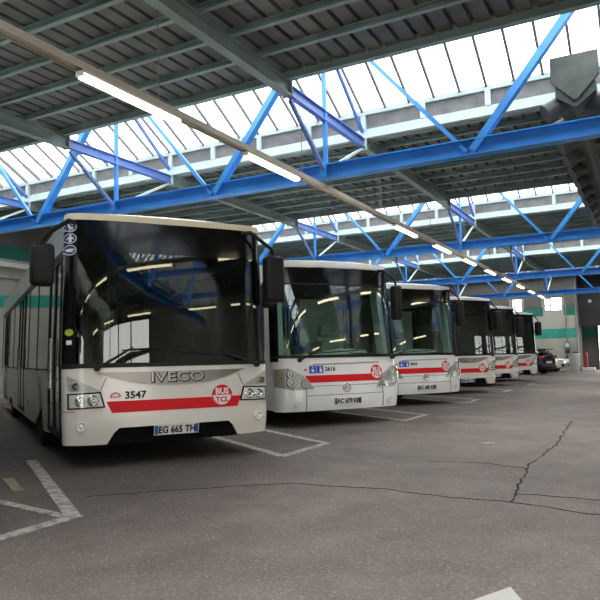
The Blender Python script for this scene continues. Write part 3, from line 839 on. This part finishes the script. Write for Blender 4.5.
        fp('panel_seam', [(-.72, .705), (.72, .705), (.72, .696), (-.72, .696)], .004, .008, 'seam')
        fp('panel_seam', [(-.78, .545), (.78, .545), (.78, .536), (-.78, .536)], .004, .008, 'seam')
        fp('air_slot', [(-.66, 1.055), (.76, 1.075), (.72, 1.105), (-.60, 1.085)], .004, .02, 'lampgrey')
        fp('red_stripe', [(-.79, .885), (-.70, .76), (.72, .76), (.80, .885)], .004, .006, 'red')
        em = fp('emblem', circle(.0, .655, .085, 24), .006, .008, 'white2')
        bm = bmesh.new(); n1, n2 = 24, 6; ring = []
        c = front(0, .655, .012)
        for i in range(n1):
            t = 2*math.pi*i/n1
            ring.append([bm.verts.new((c.x+(.07+.012*math.cos(2*math.pi*k/n2))*math.cos(t), c.y+.01*math.sin(2*math.pi*k/n2), c.z+(.07+.012*math.cos(2*math.pi*k/n2))*math.sin(t))) for k in range(n2)])
        for i in range(n1):
            for k in range(n2): bm.faces.new((ring[i][k], ring[(i+1) % n1][k], ring[(i+1) % n1][(k+1) % n2], ring[i][(k+1) % n2]))
        part('emblem_ring', bm, 'chrome', em)
        fp('emblem_leaf', [(-.05, .64), (-.02, .70), (.03, .69), (0, .67), (.045, .655), (0, .645), (-.02, .62)], .012, .006, 'chrome', em)
        tx, tz = .66, .915
    # round badge BUS / TCL
    bd = fp('round_badge', circle(tx, tz, .132, 32), .010, .006, 'discw')
    fp('badge_ring', [[(tx+.132*math.cos(R(a)), tz+.132*math.sin(R(a))), (tx+.132*math.cos(R(a+15)), tz+.132*math.sin(R(a+15))), (tx+.118*math.cos(R(a+15)), tz+.118*math.sin(R(a+15))), (tx+.118*math.cos(R(a)), tz+.118*math.sin(R(a)))] for a in range(180, 360, 15)], .013, .004, 'red', bd, False)
    fp('badge_top', arc(tx, tz-.005, .132, 3, 177, 16), .013, .004, 'red', bd)
    part('badge_lettering', wrap(text_bm('BUS', .10, tx, tz+.045, 1.02), front, .017, .005), 'discw', bd)
    part('badge_lettering', wrap(text_bm('TCL', .085, tx, tz-.055, 1.1), front, .014, .005), 'red', bd)
    # number plate (lettering added per bus)
    pz = .395 if U else .425
    pl = fp('number_plate', [(-.27+.01, pz-.058), (.27+.01, pz-.058), (.27+.01, pz+.058), (-.27+.01, pz+.058)], .014 if not U else -.005, .02, 'plate')
    po = .017 if not U else -.002
    fp('plate_band', [(-.255, pz-.052), (-.215, pz-.052), (-.215, pz+.052), (-.255, pz+.052)], po, .004, 'plateblue', pl)
    fp('plate_band', [(.235, pz-.052), (.275, pz-.052), (.275, pz+.052), (.235, pz+.052)], po, .004, 'plateblue', pl)
    if U: fp('plate_holder', [(-.30, pz-.085), (.32, pz-.085), (.32, pz+.075), (-.30, pz+.075)], -.024, .03, 'under')
    return root, front, pz

def letter_plate(root, front, txt, pz, off):
    pl = [c for c in root.children if c.name.startswith('number_plate')][0]
    finish(wrap(text_bm(txt, .112, .012, pz-.002, .87), front, off, .004), 'plate_lettering', 'ink', pl)

def picto_discs(root, front):
    for i, z in enumerate((2.75, 2.615, 2.48)):
        d = finish(patch(circle(-1.20, z, .064, 24), front, .010, .005, PC), 'pictogram_sticker', 'disc', root, 30)
        finish(patch([[(-1.20+.060*math.cos(R(a)), z+.060*math.sin(R(a))), (-1.20+.060*math.cos(R(a+15)), z+.060*math.sin(R(a+15))), (-1.20+.053*math.cos(R(a+15)), z+.053*math.sin(R(a+15))), (-1.20+.053*math.cos(R(a)), z+.053*math.sin(R(a)))] for a in range(0, 360, 15)], front, .013, .003), 'sticker_rim', 'discw', d)
        x = -1.20
        if i == 0: g = [[(x-.03, z+.03), (x-.01, z+.03), (x, z), (x+.03, z), (x+.02, z-.025), (x-.012, z-.025)], circle(x-.008, z-.038, .009, 8), circle(x+.017, z-.038, .009, 8), circle(x+.018, z+.028, .01, 8)]
        elif i == 1: g = [circle(x, z+.035, .011, 10), [(x-.016, z+.02), (x+.016, z+.02), (x+.036, z-.01), (x+.028, z-.014), (x+.012, z+.004), (x+.014, z-.045), (x+.003, z-.045), (x, z-.012), (x-.003, z-.045), (x-.014, z-.045), (x-.012, z+.004), (x-.028, z-.014), (x-.036, z-.01)]]
        else: g = [[(x-.04, z+.008), (x-.005, z+.016), (x+.04, z+.012), (x+.042, z+.002), (x+.005, z-.006), (x+.03, z-.014), (x+.024, z-.024), (x-.02, z-.02), (x-.042, z-.006)]]
        finish(patch(g, front, .013, .003), 'pictogram', 'discw', d)

def bus_at(root, X0, Y0, back):
    p = Vector((X0, Y0, 0))+RD*1.25-BD*back
    root.location = p; root.rotation_euler = (0, 0, RZ)

# first bus -----------------------------------------------------------
SPOT = [(-5.85, 5.26), (-5.69, 9.78), (-5.70, 14.42), (-5.78, 18.99), (-5.87, 23.54), (-5.87, 28.08)]
b1, fu, pzu = make_bus('U', 'nearest bus, numbered 3547, white with a red front stripe and big dark windscreen')
b4 = copy_tree(b1); b5 = copy_tree(b1); b6 = copy_tree(b1)
letter_plate(b1, fu, 'EG 665 TH', pzu, .003)
picto_discs(b1, fu)
finish(wrap(text_bm('3547', .115, -.475, .815, 1.06), fu, .006, .005, PC), 'fleet_number', 'ink', b1)
lg = finish(patch(arc(-.70, .795, .062, 0, 180, 12), fu, .006, .005), 'half_round_sticker', 'pink', b1)
finish(patch(arc(-.70, .80, .04, 10, 170, 10), fu, .009, .003), 'sticker_centre', 'discw', lg)
st = finish(patch(circle(-1.19, 1.54, .04, 16), fu, .009, .004), 'round_sticker', 'yellow', b1)
st = finish(patch([(-1.215, 1.40), (-1.165, 1.40), (-1.165, 1.45), (-1.215, 1.45)], fu, .009, .004), 'square_sticker', 'discw', b1)
bus_at(b1, *SPOT[0], .22)
# second and third buses ------------------------------------------------
b2, fc, pzc = make_bus('C', 'second bus in the row, numbered 2616, with teardrop headlights and clear windscreen')
def small_marks(root, num):
    finish(patch([(-.80, .985), (-.765, 1.01), (-.73, .985), (-.765, .96)], fc, .006, .005), 'red_sticker', 'pink', root)
    for x in (-.635, -.50):
        q = finish(patch([(x-.062, .92), (x+.062, .92), (x+.062, 1.05), (x-.062, 1.05)], fc, .006, .005, PC), 'blue_sticker', 'sqblue', root)
        g = [circle(x, 1.02, .014, 10), [(x-.03, .985), (x+.01, 1.0), (x+.03, .95), (x+.015, .94), (x-.02, .945)]] if x < -.6 else [circle(x+.01, 1.025, .014, 10), [(x-.005, 1.005), (x+.03, 1.005), (x+.035, .935), (x-.01, .935)]]
        finish(patch(g, fc, .009, .003), 'pictogram', 'discw', q)
    finish(wrap(text_bm(num, .105, -.30, .99, .95), fc, .006, .005, PC), 'fleet_number', 'ink', root)
b3 = copy_tree(b2)
letter_plate(b2, fc, 'AC 679 KB', pzc, .020); small_marks(b2, '2616')
letter_plate(b3, fc, 'AC 682 KB', pzc, .020); small_marks(b3, '2613')
bus_at(b2, *SPOT[1], .27); bus_at(b3, *SPOT[2], .27)
b3['label'] = 'third bus in the row, its clear windscreen between the second and fourth buses'
for b, i, lab in ((b4, 3, 'fourth bus in the row, first with the dark grille beyond the teardrop headlights'),
                  (b5, 4, 'fifth bus in the row, second from the far end'),
                  (b6, 5, 'farthest bus of the row, beside the dark car')):
    bus_at(b, *SPOT[i], .22); b['label'] = lab
    letter_plate(b, fu, 'EG 661 TH', pzu, .003)
b7 = copy_tree(b2); b7['label'] = 'white bus just outside the left edge, mirrored in the nearest windscreen'
bus_at(b7, -5.85, .55, .27); b7.location -= BD*1.6
for b in (b4, b5, b6):
    for c in b.children:
        if c.name.startswith('roof_edge'):
            c.material_slots[0].link = 'OBJECT'; c.material_slots[0].material = M['cap2']
for b in (b1, b2, b3, b4, b5, b6): b['group'] = 'white buses parked in the row'

# ------------------------------------------------------------------ cars by the end wall
def make_car(name, label, paint, loc, rz, L=4.3, Wd=.89, H=1.47, rear=True):
    """local: nose at -y, tail at +y ; origin on the ground under the middle"""
    root = empty(name, loc, rz); tag(root, label, 'car')
    h = L/2
    # lower body sections (y, half width, z bottom, z belt)
    sec = [(-h, .62, .38, .62), (-h+.08, .74, .26, .70), (-h+.35, .85, .20, .80), (-h+.9, Wd, .20, .92), (-.55, Wd, .19, .98), (.6, Wd, .19, 1.0), (h-.8, Wd, .20, 1.02), (h-.25, .86, .24, 1.03), (h-.06, .80, .30, 1.0), (h, .72, .40, .92)]
    bm = bmesh.new(); rings = []
    for y, w, zb, zt in sec:
        zm = (zb+zt)/2
        half = [(w*.82, zb), (w*.97, zb+.08), (w, zm), (w*.97, zt-.06), (w*.88, zt)]
        rings.append([bm.verts.new((x, y, z)) for x, z in half]+[bm.verts.new((-x, y, z)) for x, z in half[::-1]])
    for a, b in zip(rings, rings[1:]):
        for i in range(10): bm.faces.new((a[i], a[(i+1) % 10], b[(i+1) % 10], b[i]))
    bm.faces.new(rings[0][::-1]); bm.faces.new(rings[-1])
    bo = finish(bm, 'body', paint, root, 50)
    md = bo.modifiers.new('s', 'SUBSURF'); md.levels = md.render_levels = 2
    # greenhouse
    g = [(-.95, .70, .93), (-.30, .62, H-.10), (.3, .60, H), (1.1, .58, H-.05), (h-.45, .55, H-.20), (h-.12, .66, 1.0)]
    bm = bmesh.new(); rings = []
    for y, w, zt in g:
        rings.append([bm.verts.new(p) for p in ((Wd*.9, y, .95), (w+.05, y, max(.96, zt-.06)), (w*.8, y, max(.965, zt)), (-w*.8, y, max(.965, zt)), (-w-.05, y, max(.96, zt-.06)), (-Wd*.9, y, .95))])
    for a, b in zip(rings, rings[1:]):
        for i in range(6): bm.faces.new((a[i], a[(i+1) % 6], b[(i+1) % 6], b[i]))
    bm.faces.new(rings[0][::-1]); bm.faces.new(rings[-1])
    finish(bm, 'window_glass', 'carglass', root, 40)
    bm = bmesh.new()
    for (a, b) in zip(g[1:-1], g[2:-1]):
        vs = [bm.verts.new(p) for p in ((-a[1]*.86, a[0], a[2]+.012), (a[1]*.86, a[0], a[2]+.012), (b[1]*.86, b[0], b[2]+.012), (-b[1]*.86, b[0], b[2]+.012))]
        bm.faces.new(vs)
    e = bmesh.ops.extrude_face_region(bm, geom=bm.faces[:])
    for v in [q for q in e['geom'] if isinstance(q, bmesh.types.BMVert)]: v.co.z -= .03
    finish(bm, 'roof', paint, root, 40)
    for s in (-1, 1):
        bm = bmesh.new()
        for (a, b) in zip(g, g[1:]): bar(bm, (s*(a[1]+.05), a[0], max(.96, a[2]-.05)), (s*(b[1]+.05), b[0], max(.96, b[2]-.05)), .06, .04)
        bar(bm, (s*(Wd*.9), .45, .95), (s*.64, .42, H-.06), .05, .07)
        finish(bm, 'window_pillar', paint, root)
        bm = bmesh.new(); rbox(bm, min(s*.86, s*1.03), max(s*.86, s*1.03), -.72, -.58, .94, 1.08, .03); finish(bm, 'wing_mirror', paint, root, 40)
        for y in (-h+.85, h-.85):
            bm = bmesh.new(); c = (s*(Wd-.10), y, .315)
            lathe(bm, [(.15, -.1), (.29, -.105), (.315, -.08), (.315, .08), (.29, .105), (.21, .1), (.2, .06)], c, 'X', 26); w = finish(bm, 'wheel', 'rubber', root, 40)
            bm = bmesh.new(); lathe(bm, [(.205, s*.04), (.205, s*.10), (.17, s*.09), (.05, s*.105)], c, 'X', 20)
            finish(bm, 'wheel_rim', 'wheelm', w, 40)
        if rear:
            bm = bmesh.new(); rbox(bm, min(s*.44, s*.84), max(s*.44, s*.84), h-.17, h+.005, .86, .99, .03); tl = finish(bm, 'tail_light', 'tail', root, 40)
            bm = bmesh.new(); bx(bm, min(s*.35, s*.82), max(s*.35, s*.82), h-.06, h+.012, .82, .845); finish(bm, 'light_strip', 'chrome', tl)
        bm = bmesh.new(); rbox(bm, min(s*.48, s*.80), max(s*.48, s*.80), -h+.02, -h+.32, .64, .74, .03); finish(bm, 'headlight', 'lampwhite', root, 40)
        bm = bmesh.new(); rbox(bm, min(s*.50, s*.76), max(s*.50, s*.76), -h-.01, -h+.2, .34, .50, .04); finish(bm, 'air_intake', 'black', root, 40)
    bm = bmesh.new(); rbox(bm, -.42, .42, -h-.02, -h+.1, .40, .56, .03); finish(bm, 'front_grille', 'black', root, 40)
    bm = bmesh.new(); rbox(bm, -.72, .72, h-.10, h+.03, .28, .46, .04); finish(bm, 'rear_bumper', 'black', root, 40)
    bm = bmesh.new(); rbox(bm, -.55, .55, h-.3, h-.02, H-.20, H-.15, .02); finish(bm, 'spoiler', paint, root, 40)
    bm = bmesh.new(); bx(bm, -.26, .26, h, h+.02, .60, .71); finish(bm, 'number_plate', 'plate', root)
    return root
# dark hatchback, tail to the camera
a = math.atan2(.40, -.916)          # direction of its nose
rc = Vector((-4.83, 37.3, 0)); hd_ = Vector((-.916, .40, 0))
make_car('hatchback_car', 'dark navy hatchback with red tail lights beside the farthest bus', 'cardark', rc+hd_*2.15, a+R(90), H=1.52)
# white car behind, nose to the right
n2_ = Vector((.995, -.10, 0)); c2 = Vector((-4.36, 41.3, 0))-n2_*2.1
make_car('hatchback_car', 'white car half hidden behind the dark hatchback', 'carwhite', c2, math.atan2(-.10, .995)+R(90), L=4.2, H=1.44, rear=False)

# ------------------------------------------------------------------ small things at the end wall
r = empty('litter_bin', (-3.98, 42.75, 0)); tag(r, 'white upright bin at the corner of the end wall', 'bin')
bm = bmesh.new(); lathe(bm, [(.13, 0.0), (.16, .05), (.20, .95), (.22, 1.0), (.22, 1.08), (.18, 1.1)], (0, 0, 0), 'Z', 16); finish(bm, 'bin_body', 'binm', r, 40)
bm = bmesh.new(); lathe(bm, [(.20, 1.09), (.20, 1.14), (.10, 1.18)], (0, 0, 0), 'Z', 16); finish(bm, 'bin_lid', 'boxdark', r, 40)
k = empty('kerb_block', (-3.42, 43.9, 0)); tag(k, 'low white concrete block beside the gateway', 'kerb')
bm = bmesh.new(); rbox(bm, -.38, .38, -.3, .3, 0, .2, .03); finish(bm, 'block', 'binm', k)
p = empty('guard_post', (-3.52, 43.85, .2)); tag(p, 'red post standing on the white block by the gateway', 'post')
bm = bmesh.new(); tubem(bm, [(0, 0, 0), (0, 0, .85), (0, 0, .95)], [.085, .085, .05], 14); finish(bm, 'post', 'redpost', p, 40)
bm = bmesh.new(); lathe(bm, [(.09, .55), (.10, .6), (.10, .68), (.09, .72)], (0, 0, 0), 'Z', 14); finish(bm, 'collar', 'redpost', p, 40)
for nm, lab, x, z0, z1, w, m in (('electric_box', 'grey framed switch box high on the end wall', -4.50, 1.42, 1.80, .17, 'box'),
                                 ('electric_box', 'dark box under the grey switch box on the end wall', -4.50, 1.08, 1.33, .13, 'boxdark'),
                                 ('electric_box', 'smallest lowest box on the end wall', -4.57, .82, .96, .06, 'boxdark')):
    bm = bmesh.new(); rbox(bm, x-w, x+w, YF-.13, YF-.002, z0, z1, .012, 2); e_ = finish(bm, nm, m); tag(e_, lab, 'box', None)
    if m == 'box':
        bm = bmesh.new(); bx(bm, x-w+.06, x+w-.06, YF-.136, YF-.131, z0+.06, z1-.08); finish(bm, 'box_window', 'pale', e_)
for x, z0, z1, lab in ((-4.50, 1.8, 4.6, 'thin grey conduit rising from the switch box'), (-3.94, 0, 6.2, 'grey pipe at the corner of the end wall')):
    bm = bmesh.new(); tubem(bm, [(x, YF-.06, z0), (x, YF-.06, z1)], .035, 8); tag(finish(bm, 'wall_pipe', 'pipe', None, 40), lab, 'pipe')
pp = bmesh.new(); bx(pp, -2.06, -1.93, 8.97, 9.03, .0, .012); bx(pp, -1.97, -1.90, 8.94, 8.99, .004, .02)
tag(finish(pp, 'paper_scrap', 'binm'), 'small white paper scrap lying on the asphalt lane', 'litter')
# small lamp glowing in the dark band
b_ = empty('bulkhead_lamp', (-3.24, YF+1.52, 4.33)); tag(b_, 'small pale lamp on the dark band above the gateway', 'lamp')
bm = bmesh.new(); lathe(bm, [(.11, .08), (.11, .02), (.06, -.0)], (0, 0, 0), 'Y', 16); finish(bm, 'lamp_glass', 'binm', b_, 40)

# ------------------------------------------------------------------ daylight
w = bpy.data.worlds.new('overcast'); S.world = w; w.use_nodes = True
nt = w.node_tree; bg = nt.nodes['Background']; bg.inputs['Color'].default_value = (1, .975, .935, 1); bg.inputs['Strength'].default_value = 4.2
def portal(loc, sx, sy, rot):
    l = bpy.data.lights.new('portal', 'AREA'); l.shape = 'RECTANGLE'; l.size = sx; l.size_y = sy
    l.cycles.is_portal = True
    o = bpy.data.objects.new('daylight_portal', l); COL.objects.link(o); o.location = loc; o.rotation_euler = rot
for ty in TY: portal(((XL+XR)/2, ty+.25, 6.45), XR-XL, 3.5, (0, 0, 0))
portal((XR+.1, -5.9, 2.6), 5.2, 7.2, (0, R(90), 0))
portal((7, YB-.1, 2.3), 5, 4.6, (R(90), 0, 0))

vs = S.view_settings
vs.view_transform = 'Standard'; vs.look = 'None'; vs.gamma = 1; vs.use_curve_mapping = False
vs.exposure = 0.45
